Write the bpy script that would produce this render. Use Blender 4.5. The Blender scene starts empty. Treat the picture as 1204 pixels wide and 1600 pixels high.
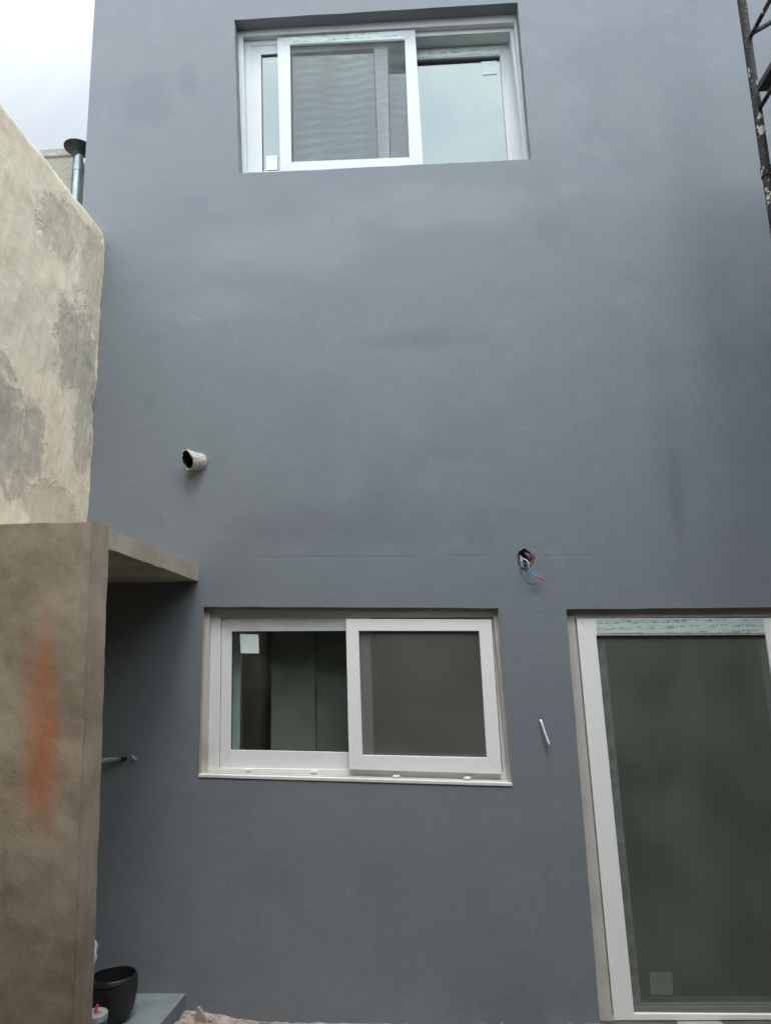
import bpy, bmesh, math, random
from mathutils import Vector, Matrix, noise
R = math.radians
random.seed(7)
scene = bpy.context.scene
C = scene.collection

# ------------------------------------------------------------------ camera
cd = bpy.data.cameras.new('camera'); cam = bpy.data.objects.new('camera', cd); C.objects.link(cam)
right = Vector((0.99850, 0.04897, -0.02464)); up = Vector((0.03390, -0.19826, 0.97956)); fwd = Vector((-0.04308, 0.97893, 0.19962))
m = Matrix((right, up, -fwd)).transposed().to_4x4(); m.translation = Vector((0, -4.3, 1.8))
cam.matrix_world = m
cd.sensor_fit = 'VERTICAL'; cd.sensor_height = 36; cd.sensor_width = 27.09; cd.lens = 1150/1600*36
cd.clip_start = .05; cd.clip_end = 500
scene.camera = cam

# ------------------------------------------------------------------ world: overcast sky
SUN_EL, SUN_AZ = R(63), R(164)          # high, behind the camera
w = bpy.data.worlds.new('World'); scene.world = w; w.use_nodes = True
nt = w.node_tree; nt.nodes.clear(); N = nt.nodes.new; L = nt.links.new
wout = N('ShaderNodeOutputWorld'); bg = N('ShaderNodeBackground'); bg.inputs['Strength'].default_value = .1
sky = N('ShaderNodeTexSky'); sky.sky_type = 'NISHITA'; sky.sun_disc = False
sky.sun_elevation = SUN_EL; sky.sun_rotation = SUN_AZ
tc = N('ShaderNodeTexCoord'); sep = N('ShaderNodeSeparateXYZ'); L(tc.outputs['Generated'], sep.inputs[0])
grad = N('ShaderNodeMapRange'); grad.interpolation_type = 'SMOOTHSTEP'
grad.inputs['From Min'].default_value = 0; grad.inputs['From Max'].default_value = 1
grad.inputs['From Min'].default_value = .05
grad.inputs['To Min'].default_value = 3.6; grad.inputs['To Max'].default_value = 21.8
# the cloud sheet is thin where the sun stands behind it, thicker opposite
dsun = N('ShaderNodeVectorMath'); dsun.operation = 'DOT_PRODUCT'; L(tc.outputs['Generated'], dsun.inputs[0])
dsun.inputs[1].default_value = (math.sin(SUN_AZ)*math.cos(SUN_EL), math.cos(SUN_AZ)*math.cos(SUN_EL), math.sin(SUN_EL))
L(dsun.outputs['Value'], grad.inputs['Value'])
mp = N('ShaderNodeMapping'); mp.inputs['Scale'].default_value = (1, 1, 2.2); mp.inputs['Location'].default_value = (2.3, .35, 1.7); L(tc.outputs['Generated'], mp.inputs[0])
nz = N('ShaderNodeTexNoise'); nz.inputs['Scale'].default_value = 2.6; nz.inputs['Detail'].default_value = 5; nz.inputs['Roughness'].default_value = .5
nz.inputs['Distortion'].default_value = .6
L(mp.outputs[0], nz.inputs['Vector'])
rp = N('ShaderNodeValToRGB'); rp.color_ramp.elements[0].position = .36; rp.color_ramp.elements[0].color = (.72, .79, .96, 1)
rp.color_ramp.elements[1].position = .60; rp.color_ramp.elements[1].color = (.93, 1.0, 1.03, 1); L(nz.outputs['Fac'], rp.inputs[0])
vm = N('ShaderNodeVectorMath'); vm.operation = 'SCALE'; L(rp.outputs[0], vm.inputs[0]); L(grad.outputs[0], vm.inputs['Scale'])
mix = N('ShaderNodeMixRGB'); mix.inputs[0].default_value = .88; L(sky.outputs[0], mix.inputs[1]); L(vm.outputs[0], mix.inputs[2])
L(mix.outputs[0], bg.inputs[0]); L(bg.outputs[0], wout.inputs[0])

sd = bpy.data.lights.new('sun', 'SUN'); sd.energy = .6; sd.angle = R(17); sd.color = (1, .97, .92)
sun = bpy.data.objects.new('sun', sd); C.objects.link(sun)
sv = Vector((math.sin(SUN_AZ)*math.cos(SUN_EL), math.cos(SUN_AZ)*math.cos(SUN_EL), math.sin(SUN_EL)))
sun.rotation_euler = (-sv).to_track_quat('-Z', 'Y').to_euler(); sun.location = (0, -6, 12)

scene.view_settings.view_transform = 'Standard'; scene.view_settings.look = 'None'
scene.view_settings.exposure = 1.1; scene.view_settings.gamma = 1
scene.render.resolution_x = 770; scene.render.resolution_y = 1024

# ------------------------------------------------------------------ node helpers
class NT:
    def __init__(s, name):
        s.m = bpy.data.materials.new(name); s.m.use_nodes = True; s.t = s.m.node_tree
        s.b = s.t.nodes['Principled BSDF']; s.out = s.t.nodes['Material Output']
        s.pos = s.n('ShaderNodeNewGeometry').outputs['Position']
    def n(s, k, **kw):
        x = s.t.nodes.new(k)
        for a, v in kw.items(): setattr(x, a, v)
        return x
    def l(s, a, b): s.t.links.new(a, b)
    def noise(s, scale, detail=4, rough=.55, stretch=(1, 1, 1), off=(0, 0, 0), dist=0, vec=None):
        mp = s.n('ShaderNodeMapping'); mp.inputs['Scale'].default_value = stretch; mp.inputs['Location'].default_value = off
        s.l(vec or s.pos, mp.inputs[0]); x = s.n('ShaderNodeTexNoise'); x.inputs['Scale'].default_value = scale
        x.inputs['Detail'].default_value = detail; x.inputs['Roughness'].default_value = rough; x.inputs['Distortion'].default_value = dist
        s.l(mp.outputs[0], x.inputs['Vector']); return x.outputs['Fac']
    def ramp(s, v, a, b, lo=0., hi=1., smooth=True):
        x = s.n('ShaderNodeMapRange'); x.interpolation_type = 'SMOOTHSTEP' if smooth else 'LINEAR'
        for k, q in zip(('From Min', 'From Max', 'To Min', 'To Max'), (a, b, lo, hi)): x.inputs[k].default_value = q
        s.l(v, x.inputs['Value']); return x.outputs[0]
    def math(s, op, a, b=None, c=None):
        x = s.n('ShaderNodeMath', operation=op)
        for i, q in enumerate((a, b, c)):
            if q is None: continue
            if isinstance(q, (int, float)): x.inputs[i].default_value = q
            else: s.l(q, x.inputs[i])
        return x.outputs[0]
    def mix(s, f, a, b, mode='MIX'):
        x = s.n('ShaderNodeMixRGB', blend_type=mode)
        for i, q in enumerate((f, a, b)):
            if isinstance(q, (int, float)): x.inputs[i].default_value = q
            elif isinstance(q, tuple): x.inputs[i].default_value = q + (1,)
            else: s.l(q, x.inputs[i])
        return x.outputs[0]
    def blob(s, c, r, nz, amt=.5, edge=.12):
        """mask of an irregular patch: ellipsoid about c with radii r, its rim broken up by noise"""
        v = s.n('ShaderNodeVectorMath', operation='SUBTRACT'); s.l(s.pos, v.inputs[0]); v.inputs[1].default_value = c
        d = s.n('ShaderNodeVectorMath', operation='DIVIDE'); s.l(v.outputs[0], d.inputs[0]); d.inputs[1].default_value = r
        q = s.n('ShaderNodeVectorMath', operation='LENGTH'); s.l(d.outputs[0], q.inputs[0])
        t = s.math('MULTIPLY_ADD', s.math('SUBTRACT', nz, .5), amt*2, q.outputs['Value'])
        return s.ramp(t, 1+edge, 1-edge)
    def seg(s, p, q, wdt, nz=None, wob=0.):
        """mask of a thin line from p to q"""
        p, q = Vector(p), Vector(q); d = q-p; ln = d.length; d /= ln
        v = s.n('ShaderNodeVectorMath', operation='SUBTRACT'); s.l(s.pos, v.inputs[0]); v.inputs[1].default_value = p
        if nz is not None:
            a = s.n('ShaderNodeVectorMath', operation='SCALE'); a.inputs[0].default_value = (wob, 0, wob); s.l(s.math('SUBTRACT', nz, .5), a.inputs['Scale'])
            b = s.n('ShaderNodeVectorMath', operation='ADD'); s.l(v.outputs[0], b.inputs[0]); s.l(a.outputs[0], b.inputs[1]); v = b
        dt = s.n('ShaderNodeVectorMath', operation='DOT_PRODUCT'); s.l(v.outputs[0], dt.inputs[0]); dt.inputs[1].default_value = d
        t = s.n('ShaderNodeClamp'); t.inputs['Max'].default_value = ln; s.l(dt.outputs['Value'], t.inputs[0])
        sc = s.n('ShaderNodeVectorMath', operation='SCALE'); sc.inputs[0].default_value = d; s.l(t.outputs[0], sc.inputs['Scale'])
        e = s.n('ShaderNodeVectorMath', operation='DISTANCE'); s.l(v.outputs[0], e.inputs[0]); s.l(sc.outputs[0], e.inputs[1])
        return s.ramp(e.outputs['Value'], wdt, 0)
    def bump(s, h, dist=.01, strength=1., prev=None):
        x = s.n('ShaderNodeBump'); x.inputs['Distance'].default_value = dist; x.inputs['Strength'].default_value = strength
        s.l(h, x.inputs['Height'])
        if prev is not None: s.l(prev, x.inputs['Normal'])
        return x.outputs[0]
    def relief(s, *hs):
        """one bump from several heights given in metres"""
        t = None
        for h, k in hs:
            t = s.math('MULTIPLY', h, k) if t is None else s.math('MULTIPLY_ADD', h, k, t)
        return s.bump(t, 1., 1.)
    def fin(s, col=None, rough=None, nrm=None, metal=None, spec=None):
        def put(k, v):
            if v is None: return
            if isinstance(v, (int, float)): s.b.inputs[k].default_value = v
            elif isinstance(v, tuple): s.b.inputs[k].default_value = v + (1,)
            else: s.l(v, s.b.inputs[k])
        put('Base Color', col); put('Roughness', rough); put('Normal', nrm); put('Metallic', metal); put('Specular IOR Level', spec)
        return s.m

def simple(name, col, rough=.5, var=.12, scale=30, bump=.0006, metal=0.):
    s = NT(name); f = s.noise(scale, 5)
    c = s.mix(s.ramp(f, .3, .7), tuple(x*(1-var) for x in col), tuple(min(1, x*(1+var)) for x in col))
    g = s.noise(scale*6, 3)
    return s.fin(c, s.ramp(f, .3, .7, rough*.9, min(1, rough*1.1)), s.bump(g, bump), metal)

# ---- facade paint: mid grey masonry paint over trowelled render
def facade_paint():
    s = NT('grey_masonry_paint')
    big = s.noise(.55, 5, .5, (1, 1, .8)); mid = s.noise(1.9, 6, .62, (1, 1, .95), (3, 0, 1), .4); blot = s.noise(4.5, 5, .6, (.7, 1, 1), (7, 1, 2), .8)
    fine = s.noise(40, 5, .7); grain = s.noise(260, 2, .6); trow = s.noise(7, 5, .6, (1, 1, .8), (1, 2, 3), .8)
    c = s.mix(s.ramp(mid, .32, .68), (.172, .191, .201), (.204, .222, .230))
    c = s.mix(s.ramp(big, .35, .65), c, (.184, .205, .216), 'MIX'); 
    c = s.mix(s.math('MULTIPLY', s.ramp(blot, .52, .70), .34), c, (.165, .178, .205))
    c = s.mix(s.math('MULTIPLY', s.ramp(trow, .58, .74), .12), c, (.30, .325, .345))
    c = s.mix(s.math('MULTIPLY', s.ramp(fine, .45, .75), .22), c, (.27, .285, .29))
    # darker blotches seen in the photograph
    for cc, r, k in (((-1.72, 0, 5.60), (.16, 1, .22), .20), ((.02, 0, 3.77), (.40, 1, .07), .20), ((1.52, 0, 2.75), (.035, 1, .28), .26), ((1.50, 0, 3.05), (.10, 1, .55), .16),
                     ((-1.63, 0, 3.86), (.055, 1, .055), .16), ((-1.64, 0, 3.43), (.04, 1, .05), .16), ((1.9, 0, 4.6), (.22, 1, .9), .14), ((-.2, 0, 2.62), (.7, 1, .16), .16), ((.9, 0, 4.6), (.10, 1, .26), .14),
                     ((-1.47, 0, 5.75), (.09, 1, .14), .22)):
        c = s.mix(s.math('MULTIPLY', s.blob(cc, r, mid, .9, .45), k), c, (.10, .108, .13))
    for cc, r, k in (((-.75, 0, 4.45), (.5, 1, .18), .14), ((-1.3, 0, 4.05), (.32, 1, .10), .12), ((.2, 0, 5.0-.3), (.7, 1, .16), .16)):
        c = s.mix(s.math('MULTIPLY', s.blob(cc, r, mid, .9, .45), k), c, (.36, .385, .40))
    wv = s.noise(3, 3); h = s.math('MULTIPLY', s.noise(2.2, 3, .5), 1.)
    # day joint across the wall and hairline scratches
    joint = s.math('MULTIPLY', s.seg((-.98, 0, 2.428), (1.0, 0, 2.378), .012, wv, .03), s.ramp(s.noise(6, 4), .38, .6))
    lines = [((.655, 0, 1.80), (.650, 0, 1.47), .004), ((.665, 0, 1.36), (.69, 0, 1.12), .006), ((.612, 0, .66), (.618, 0, .55), .004), ((.618, 0, .55), (.655, 0, .50), .005), ((.60, 0, .43), (.63, 0, .40), .004)]
    cr = joint
    crk = None
    for a, b, wd in lines:
        x = s.seg(a, b, wd, wv, .02); crk = x if crk is None else s.math('MAXIMUM', crk, x)
    crk = s.math('MULTIPLY', crk, s.ramp(s.noise(14, 4, .6), .42, .62))
    c = s.mix(s.math('MULTIPLY', joint, .08), c, (.09, .095, .11)); c = s.mix(s.math('MULTIPLY', crk, .22), c, (.05, .052, .06))
    dents = None
    for a, b, wd in (((-1.50, 0, 4.07), (-1.44, 0, 3.99), .012), ((-1.40, 0, 4.03), (-1.36, 0, 3.985), .014), ((-1.36, 0, 3.985), (-1.29, 0, 3.99), .012), ((-1.475, 0, 3.845), (-1.455, 0, 3.76), .008),
                     ((-1.40, 0, 3.79), (-1.37, 0, 3.75), .01), ((-1.40, 0, 3.60), (-1.38, 0, 3.55), .009), ((-1.40, 0, 3.49), (-1.385, 0, 3.41), .011), ((-1.44, 0, 3.47), (-1.40, 0, 3.43), .012),
                     ((-1.56, 0, 2.70), (-1.53, 0, 2.655), .008), ((-1.53, 0, 2.73), (-1.49, 0, 2.72), .008), ((-1.49, 0, 2.72), (-1.475, 0, 2.69), .008), ((-.80, 0, 4.02), (-.70, 0, 3.98), .008),
                     ((.21, 0, 4.35), (.23, 0, 4.26), .01), ((-.20, 0, 4.02), (-.19, 0, 3.96), .009), ((.13, 0, 4.05), (.14, 0, 3.99), .008), ((-.45, 0, 4.05), (-.42, 0, 4.0), .009)):
        x = s.seg(a, b, wd, wv, .03); dents = x if dents is None else s.math('MAXIMUM', dents, x)
    dd = s.math('MULTIPLY', dents, s.ramp(s.noise(30, 3, .6), .35, .65))
    nb = s.relief((h, .007), (trow, .0016), (s.noise(20, 4, .6), .0007), (fine, .0004), (grain, .00018), (dd, -.0014), (crk, -.0007), (joint, -.0006))
    return s.fin(c, s.ramp(mid, .3, .7, .62, .78), nb, spec=.35)

# ---- old cream render of the boundary wall, bare plaster patches
def boundary_render():
    s = NT('old_cream_render')
    big = s.noise(1.3, 6, .6, off=(0, 3, 0)); mid = s.noise(4, 7, .65, (1, 1.3, .8), dist=.7); fine = s.noise(24, 6, .7, (1, 1, .55)); grain = s.noise(150, 3)
    c = s.mix(s.ramp(mid, .3, .7), (.74, .64, .465), (.80, .71, .54))
    c = s.mix(s.math('MULTIPLY', s.ramp(fine, .55, .78), .35), c, (.46, .395, .29))
    c = s.mix(s.math('MULTIPLY', s.ramp(big, .5, .72), .45), c, (.51, .455, .345))
    rim = s.noise(5.5, 7, .7, dist=.5); h = None
    for cc, r, k, pc in (((-1.99, -.27, 3.66), (1, .24, .30), .85, (.285, .262, .215)), ((-1.99, -.12, 3.28), (1, .13, .33), .75, (.295, .265, .215)), ((-1.99, -.98, 2.93), (1, .36, .27), .85, (.27, .235, .20)),
                         ((-1.99, -1.25, 3.15), (1, .35, .22), .8, (.27, .235, .20)), ((-1.99, -.62, 4.26), (1, .20, .17), .45, (.23, .215, .16)), ((-1.99, -.12, 4.2), (1, .16, .40), .55, (.25, .245, .19)),
                         ((-1.99, -.45, 2.66), (1, .28, .14), .55, (.29, .25, .19)), ((-1.99, -.35, 4.42), (1, .30, .09), .45, (.24, .23, .18))):
        k2 = s.blob(cc, r, rim, 1.25, .2); pc = (pc[0]*1.38, pc[1]*1.38, pc[2]*1.36); c = s.mix(s.math('MULTIPLY', k2, k*.88), c, s.mix(s.ramp(fine, .35, .7), pc, tuple(v*1.3 for v in pc)))
        h = k2 if h is None else s.math('MAXIMUM', h, k2)
    pits = s.ramp(s.noise(30, 4, .6), .70, .76); c = s.mix(s.math('MULTIPLY', pits, .6), c, (.15, .13, .10))
    # tar coloured drips at the ragged end and run marks down from the top
    run = s.noise(7, 5, .6, (1, 3, .18)); c = s.mix(s.math('MULTIPLY', s.ramp(run, .60, .75), .3), c, (.24, .215, .155))
    nb = s.relief((mid, .010), (fine, .0035), (h, -.0035), (pits, -.005), (grain, .0008))
    return s.fin(c, .92, nb, spec=.2)

# ---- raw cement render of the enclosure, orange spray mark on its front
def cement(name, orange=True, dark=(.245, .196, .138), light=(.41, .345, .258)):
    s = NT(name)
    big = s.noise(1.9, 6, .62, (1, 1, .7), (4, 1, 0), .5); mid = s.noise(6, 7, .65, dist=.6); fine = s.noise(40, 5, .65); grain = s.noise(220, 2)
    c = s.mix(s.ramp(big, .32, .66), dark, light)
    c = s.mix(s.math('MULTIPLY', s.ramp(mid, .5, .74), .5), c, tuple(v*.62 for v in dark))
    c = s.mix(s.math('MULTIPLY', s.ramp(fine, .5, .8), .28), c, tuple(v*1.25 for v in light))
    if orange:
        rag = s.noise(9, 6, .65, (1, 1, .22), (2, 0, 0))
        for cc, r, k in (((-1.550, -1.25, 1.58), (.052, 1, .31), .55), ((-1.595, -1.25, 1.58), (.050, 1, .34), .38), ((-1.568, -1.25, 1.84), (.034, 1, .13), .4), ((-1.530, -1.25, 1.40), (.062, 1, .20), .42)):
            c = s.mix(s.math('MULTIPLY', s.blob(cc, r, rag, 1.5, .8), k), c, s.mix(s.ramp(fine, .3, .75), (.52, .155, .055), (.38, .14, .06)))
    pits = s.ramp(s.noise(34, 3, .6), .73, .78); lite = s.ramp(s.noise(26, 4, .6, off=(9, 9, 9)), .72, .78)
    c = s.mix(s.math('MULTIPLY', pits, .7), c, (.05, .042, .035)); c = s.mix(s.math('MULTIPLY', lite, .55), c, (.36, .33, .27))
    nb = s.relief((big, .008), (mid, .0035), (pits, -.003), (fine, .0012), (grain, .0004))
    return s.fin(c, .88, nb, spec=.25)

def pvc(name, col=(.80, .80, .76), dirt=.3, dcol=(.42, .385, .33)):
    s = NT(name); a = s.noise(3.5, 6, .65, (1, 1, 1)); b = s.noise(45, 4, .6); d = s.noise(9, 5, .65, (1, 1, .35))
    c = s.mix(s.math('MULTIPLY', s.ramp(a, .45, .75), dirt), col, dcol)
    c = s.mix(s.math('MULTIPLY', s.ramp(b, .62, .75), dirt*.6), c, dcol); c = s.mix(s.math('MULTIPLY', s.ramp(d, .55, .8), dirt*.5), c, tuple(v*.8 for v in dcol))
    return s.fin(c, s.ramp(a, .3, .7, .32, .5), s.bump(b, .0004), spec=.45)

def film():
    # translucent protective tape with rows of smudged green print
    s = NT('printed_protective_film'); 
    mp = s.n('ShaderNodeMapping'); mp.inputs['Rotation'].default_value = (0, R(14), 0); s.l(s.pos, mp.inputs[0])
    sp = s.n('ShaderNodeSeparateXYZ'); s.l(s.pos, sp.inputs[0])
    row = s.math('PINGPONG', s.math('MULTIPLY', sp.outputs['Z'], 1.), .017)
    blk = s.noise(9, 2, .5, (1.7, 1, 12)); txt = s.noise(70, 3, .7, (1, 1, .55), vec=mp.outputs[0]); wr = s.noise(30, 4, .7, (.35, 1, 1.8))
    k = s.math('MULTIPLY', s.math('MULTIPLY', s.ramp(row, .006, .010), s.ramp(blk, .46, .54)), s.ramp(txt, .42, .56))
    c = s.mix(s.ramp(wr, .3, .7), (.50, .60, .56), (.62, .70, .66)); c = s.mix(s.math('MULTIPLY', k, .8), c, (.12, .21, .20))
    return s.fin(c, .28, s.bump(wr, .0025, .9), spec=.6)

def glass(name, refl, tint=(.80, .86, .84), dusty=0.04):
    s = NT(name); t = s.t
    tr = s.n('ShaderNodeBsdfTransparent'); tr.inputs[0].default_value = tint + (1,)
    gl = s.n('ShaderNodeBsdfGlossy'); gl.inputs['Roughness'].default_value = .012; gl.inputs[0].default_value = (.93, 1.0, .95, 1)
    nb = s.bump(s.noise(1.1, 2, .4), .006, .25); s.l(nb, gl.inputs['Normal'])
    df = s.n('ShaderNodeBsdfDiffuse'); df.inputs[0].default_value = (.45, .46, .42, 1)
    fr = s.n('ShaderNodeLayerWeight'); fr.inputs['Blend'].default_value = .5     # Schlick curve, the same from both faces of the pane
    f = s.math('MULTIPLY_ADD', s.math('POWER', fr.outputs['Facing'], 5.), .9-refl, refl)
    m1 = s.n('ShaderNodeMixShader'); s.l(f, m1.inputs[0]); s.l(tr.outputs[0], m1.inputs[1]); s.l(gl.outputs[0], m1.inputs[2])
    dust = s.math('ADD', s.math('MULTIPLY', s.ramp(s.noise(4, 6, .7), .4, .8), dusty), s.math('MULTIPLY', s.ramp(s.noise(70, 3, .6, (1, 1, .6)), .70, .76), .22))
    m2 = s.n('ShaderNodeMixShader'); s.l(dust, m2.inputs[0]); s.l(m1.outputs[0], m2.inputs[1]); s.l(df.outputs[0], m2.inputs[2])
    s.l(m2.outputs[0], s.out.inputs[0]); return s.m

def screen(name, col, cover=.6, streak=.25, moire=False, st=(2.4, 1, .35)):
    # woven insect mesh: far finer than a pixel, so its open area is a mix of clear and woven thread
    s = NT(name); tr = s.n('ShaderNodeBsdfTransparent'); df = s.n('ShaderNodeBsdfDiffuse')
    a = s.noise(2.4, 3, .5, st); b = s.noise(7, 4, .5, (1, 1, .9), (3, 1, 1)); g = s.noise(420, 1, .5)
    c = s.mix(s.ramp(a, .34, .66), tuple(v*(1-streak) for v in col), tuple(v*(1+streak) for v in col))
    c = s.mix(s.math('MULTIPLY', s.ramp(b, .55, .8), .22), c, tuple(v*1.5 for v in col)); s.l(c, df.inputs[0])
    cov = s.math('ADD', s.ramp(g, .3, .7, cover-.06, cover+.06), s.ramp(a, .3, .7, -.05, .05))
    if moire:
        # moire bands put into the mesh coverage, wavy and in fine level rows
        sp = s.n('ShaderNodeSeparateXYZ'); s.l(s.pos, sp.inputs[0])
        ph = s.math('MULTIPLY_ADD', s.noise(2.2, 2, .4, (1, 1, .8)), 26., s.math('MULTIPLY', sp.outputs['Z'], 92.))
        fr = s.math('SINE', s.math('MULTIPLY', sp.outputs['Z'], 330.)); wv = s.math('SINE', ph)
        cov = s.math('ADD', cov, s.math('MULTIPLY', wv, .032)); cov = s.math('ADD', cov, s.math('MULTIPLY', fr, .045))
    mx = s.n('ShaderNodeMixShader'); s.l(cov, mx.inputs[0]); s.l(tr.outputs[0], mx.inputs[1]); s.l(df.outputs[0], mx.inputs[2]); s.l(mx.outputs[0], s.out.inputs[0])
    return s.m

def tube_steel():
    s = NT('mortar_splashed_steel'); a = s.noise(18, 5, .65); b = s.noise(55, 5, .7); c0 = s.noise(15, 4, .6, (1, 1, .6))
    c = s.mix(s.ramp(a, .35, .65), (.012, .014, .018), (.040, .037, .031)); c = s.mix(s.math('MULTIPLY', s.ramp(b, .57, .63), .6), c, (.24, .21, .16)); c = s.mix(s.ramp(c0, .60, .63), c, (.50, .47, .40))
    return s.fin(c, .75, s.bump(b, .003), spec=.3)

def braid():
    s = NT('braided_steel_hose'); w1 = s.n('ShaderNodeTexWave', bands_direction='DIAGONAL'); w1.inputs['Scale'].default_value = 60; s.l(s.pos, w1.inputs['Vector'])
    w2 = s.n('ShaderNodeTexWave', bands_direction='X'); w2.inputs['Scale'].default_value = 45; s.l(s.pos, w2.inputs['Vector'])
    f = s.math('MULTIPLY', w1.outputs['Fac'], w2.outputs['Fac']); c = s.mix(s.ramp(f, .1, .5), (.22, .22, .23), (.95, .96, .98))
    return s.fin(c, .45, s.bump(f, .001))

M = {}
M['facade'] = facade_paint(); M['boundary'] = boundary_render(); M['cement'] = cement('raw_cement_render')
M['slab'] = cement('raw_concrete_slab', False, (.33, .285, .215), (.47, .42, .33))
M['underside'] = cement('shaded_concrete_underside', False, (.15, .12, .095), (.22, .18, .145))  # darker slab copy with underside shade in its colour, not assigned
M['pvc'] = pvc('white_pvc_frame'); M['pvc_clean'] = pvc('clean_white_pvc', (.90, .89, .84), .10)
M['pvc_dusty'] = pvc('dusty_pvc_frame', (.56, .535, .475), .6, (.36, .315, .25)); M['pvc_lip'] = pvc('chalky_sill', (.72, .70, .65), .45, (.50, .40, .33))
M['pvc_up'] = pvc('light_offset_white_pvc', (.57, .60, .59), .16)  # upstairs PVC darkened in colour to offset the stronger light there
M['film'] = film(); M['grey_film'] = simple('grey_film', (.72, .76, .76), .35, .35, 14, .003)
M['glass_low'] = glass('window_glass', .12, (.87, .91, .88)); M['glass_up'] = glass('reflective_window_glass', .145, (.50, .58, .57), .02)
M['screen_up'] = screen('light_grey_insect_mesh', (.22, .235, .23), .27, .06, True)
M['screen_low'] = screen('brownish_insect_mesh', (.165, .157, .138), .46, .08, False, (1, 1, .8)); M['screen_door'] = screen('green_grey_insect_mesh', (.150, .168, .135), .45, .12, False, (1, 1, .8))
M['sticker'] = simple('white_paper_sticker', (.70, .78, .74), .6, .05, 20, .0002); M['gasket'] = simple('black_rubber_gasket', (.015, .016, .02), .5)
M['plaster_in'] = simple('interior_plaster', (.74, .80, .70), .9, .12, 3, .002); M['reflection_panel'] = simple('grey_green_reflection', (.33, .335, .30), .85, .08, 3, .002); M['plaster_dimmed'] = simple('dimmed_interior_plaster', (.10, .10, .09), .9, .15, 3, .002); M['floor_in'] = simple('interior_floor', (.10, .095, .08), .8, .2, 4)  # upstairs plaster coloured dark so the room behind the glass stays dim
M['reveal_light'] = pvc('dusty_cream_reveal', (.40, .37, .32), .55, (.26, .225, .18))
M['black_plastic'] = simple('black_plastic', (.018, .018, .018), .42, .35, 12, .002); M['pot_dust'] = simple('dusty_pot_lid', (.050, .046, .038), .9, .45, 22, .004)
M['white_plastic'] = simple('white_plastic_bag', (.62, .60, .66), .45, .1, 9, .004); M['label_blue'] = simple('blue_can_label', (.035, .06, .25), .4, .25, 25)
M['lid'] = simple('dusty_can_lid', (.46, .44, .42), .6, .3, 40, .003); M['pink'] = simple('pink_plastic', (.62, .09, .12), .4)
M['rubble'] = simple('pink_plaster_rubble', (.38, .315, .27), .95, .28, 16, .006); M['ground'] = simple('dusty_cement_ground', (.085, .075, .065), .95, .3, 5, .01)
M['step'] = simple('grey_painted_step', (.21, .235, .235), .75, .14, 6, .003); M['steel'] = tube_steel(); M['plank'] = simple('dark_plywood_plank', (.045, .042, .04), .85, .4, 8, .003)
M['galv'] = simple('galvanised_flue', (.30, .35, .35), .38, .22, 12, .001, .65); M['cap'] = simple('dark_flue_cap', (.035, .038, .042), .5, .3, 20, .001, .3)
M['far_wall'] = simple('weathered_beige_wall', (.33, .31, .25), .9, .16, 4, .01); M['far_band'] = simple('grey_parapet_band', (.36, .35, .31), .9, .2, 7, .01)
M['pipe_paint'] = simple('chalky_white_pipe', (.52, .50, .44), .85, .38, 60, .004); M['near_black'] = simple('near_black_matt', (.008, .008, .007), .95)  # near black for the pipe's inside, the slit and the hose nut
M['blue_wire'] = simple('blue_wire', (.10, .28, .42), .35, .05); M['blue_strap'] = simple('pale_blue_tape', (.32, .46, .62), .4, .08); M['red_wire'] = simple('pink_red_wire', (.42, .06, .10), .35, .1)
M['white_wire'] = simple('off_white_wire', (.52, .48, .40), .4, .1); M['black_wire'] = simple('dark_wire', (.03, .03, .035), .4); M['box_dark'] = simple('dark_junction_box', (.035, .012, .012), .6, .5, 40)
M['box_rim'] = simple('chipped_plaster_rim', (.17, .16, .15), .95, .5, 60, .006); M['braid'] = braid(); M['opp'] = simple('opposite_rendered_wall', (.15, .15, .125), .92, .25, 1.2, .01)
M['white_tie'] = simple('white_plastic_tie', (.84, .84, .84), .35, .03)

# ------------------------------------------------------------------ object helpers
ORG = {}
def org(p): return ORG.get(p.name, Vector((0, 0, 0))) if p else Vector((0, 0, 0))
def tag(o, label=None, cat=None, group=None, kind=None):
    if label: o['label'] = label
    if cat: o['category'] = cat
    if group: o['group'] = group
    if kind: o['kind'] = kind
    return o
def thing(name, label, cat, loc, group=None):
    o = bpy.data.objects.new(name, None); C.objects.link(o); o.location = loc; o.empty_display_size = .2
    ORG[o.name] = Vector(loc); return tag(o, label, cat, group)
def link(name, bm, mat, parent=None, smooth=False):
    bmesh.ops.recalc_face_normals(bm, faces=bm.faces)
    vs = [v.co for v in bm.verts]
    c = Vector([(min(v[i] for v in vs)+max(v[i] for v in vs))/2 for i in range(3)])
    if parent is None: c.z = min(v.z for v in vs)
    for v in bm.verts: v.co -= c
    me = bpy.data.meshes.new(name); bm.to_mesh(me); bm.free()
    mats = mat if isinstance(mat, (list, tuple)) else [mat]
    for x in mats: me.materials.append(x)
    if smooth:
        for p in me.polygons: p.use_smooth = True
        try: me.set_sharp_from_angle(angle=R(40))
        except Exception: pass
    o = bpy.data.objects.new(name, me); C.objects.link(o)
    o.parent = parent; o.location = c-org(parent); ORG[o.name] = c
    return o
def add_box(bm, a, b, bev=0.):
    x0, y0, z0 = a; x1, y1, z1 = b
    vs = [bm.verts.new(p) for p in ((x0, y0, z0), (x1, y0, z0), (x1, y1, z0), (x0, y1, z0), (x0, y0, z1), (x1, y0, z1), (x1, y1, z1), (x0, y1, z1))]
    fs = [bm.faces.new([vs[i] for i in f]) for f in ((0, 1, 2, 3), (4, 5, 6, 7), (0, 1, 5, 4), (1, 2, 6, 5), (2, 3, 7, 6), (3, 0, 4, 7))]
    if bev: bmesh.ops.bevel(bm, geom=list({e for f in fs for e in f.edges}), offset=bev, segments=2, affect='EDGES', profile=.5)
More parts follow.
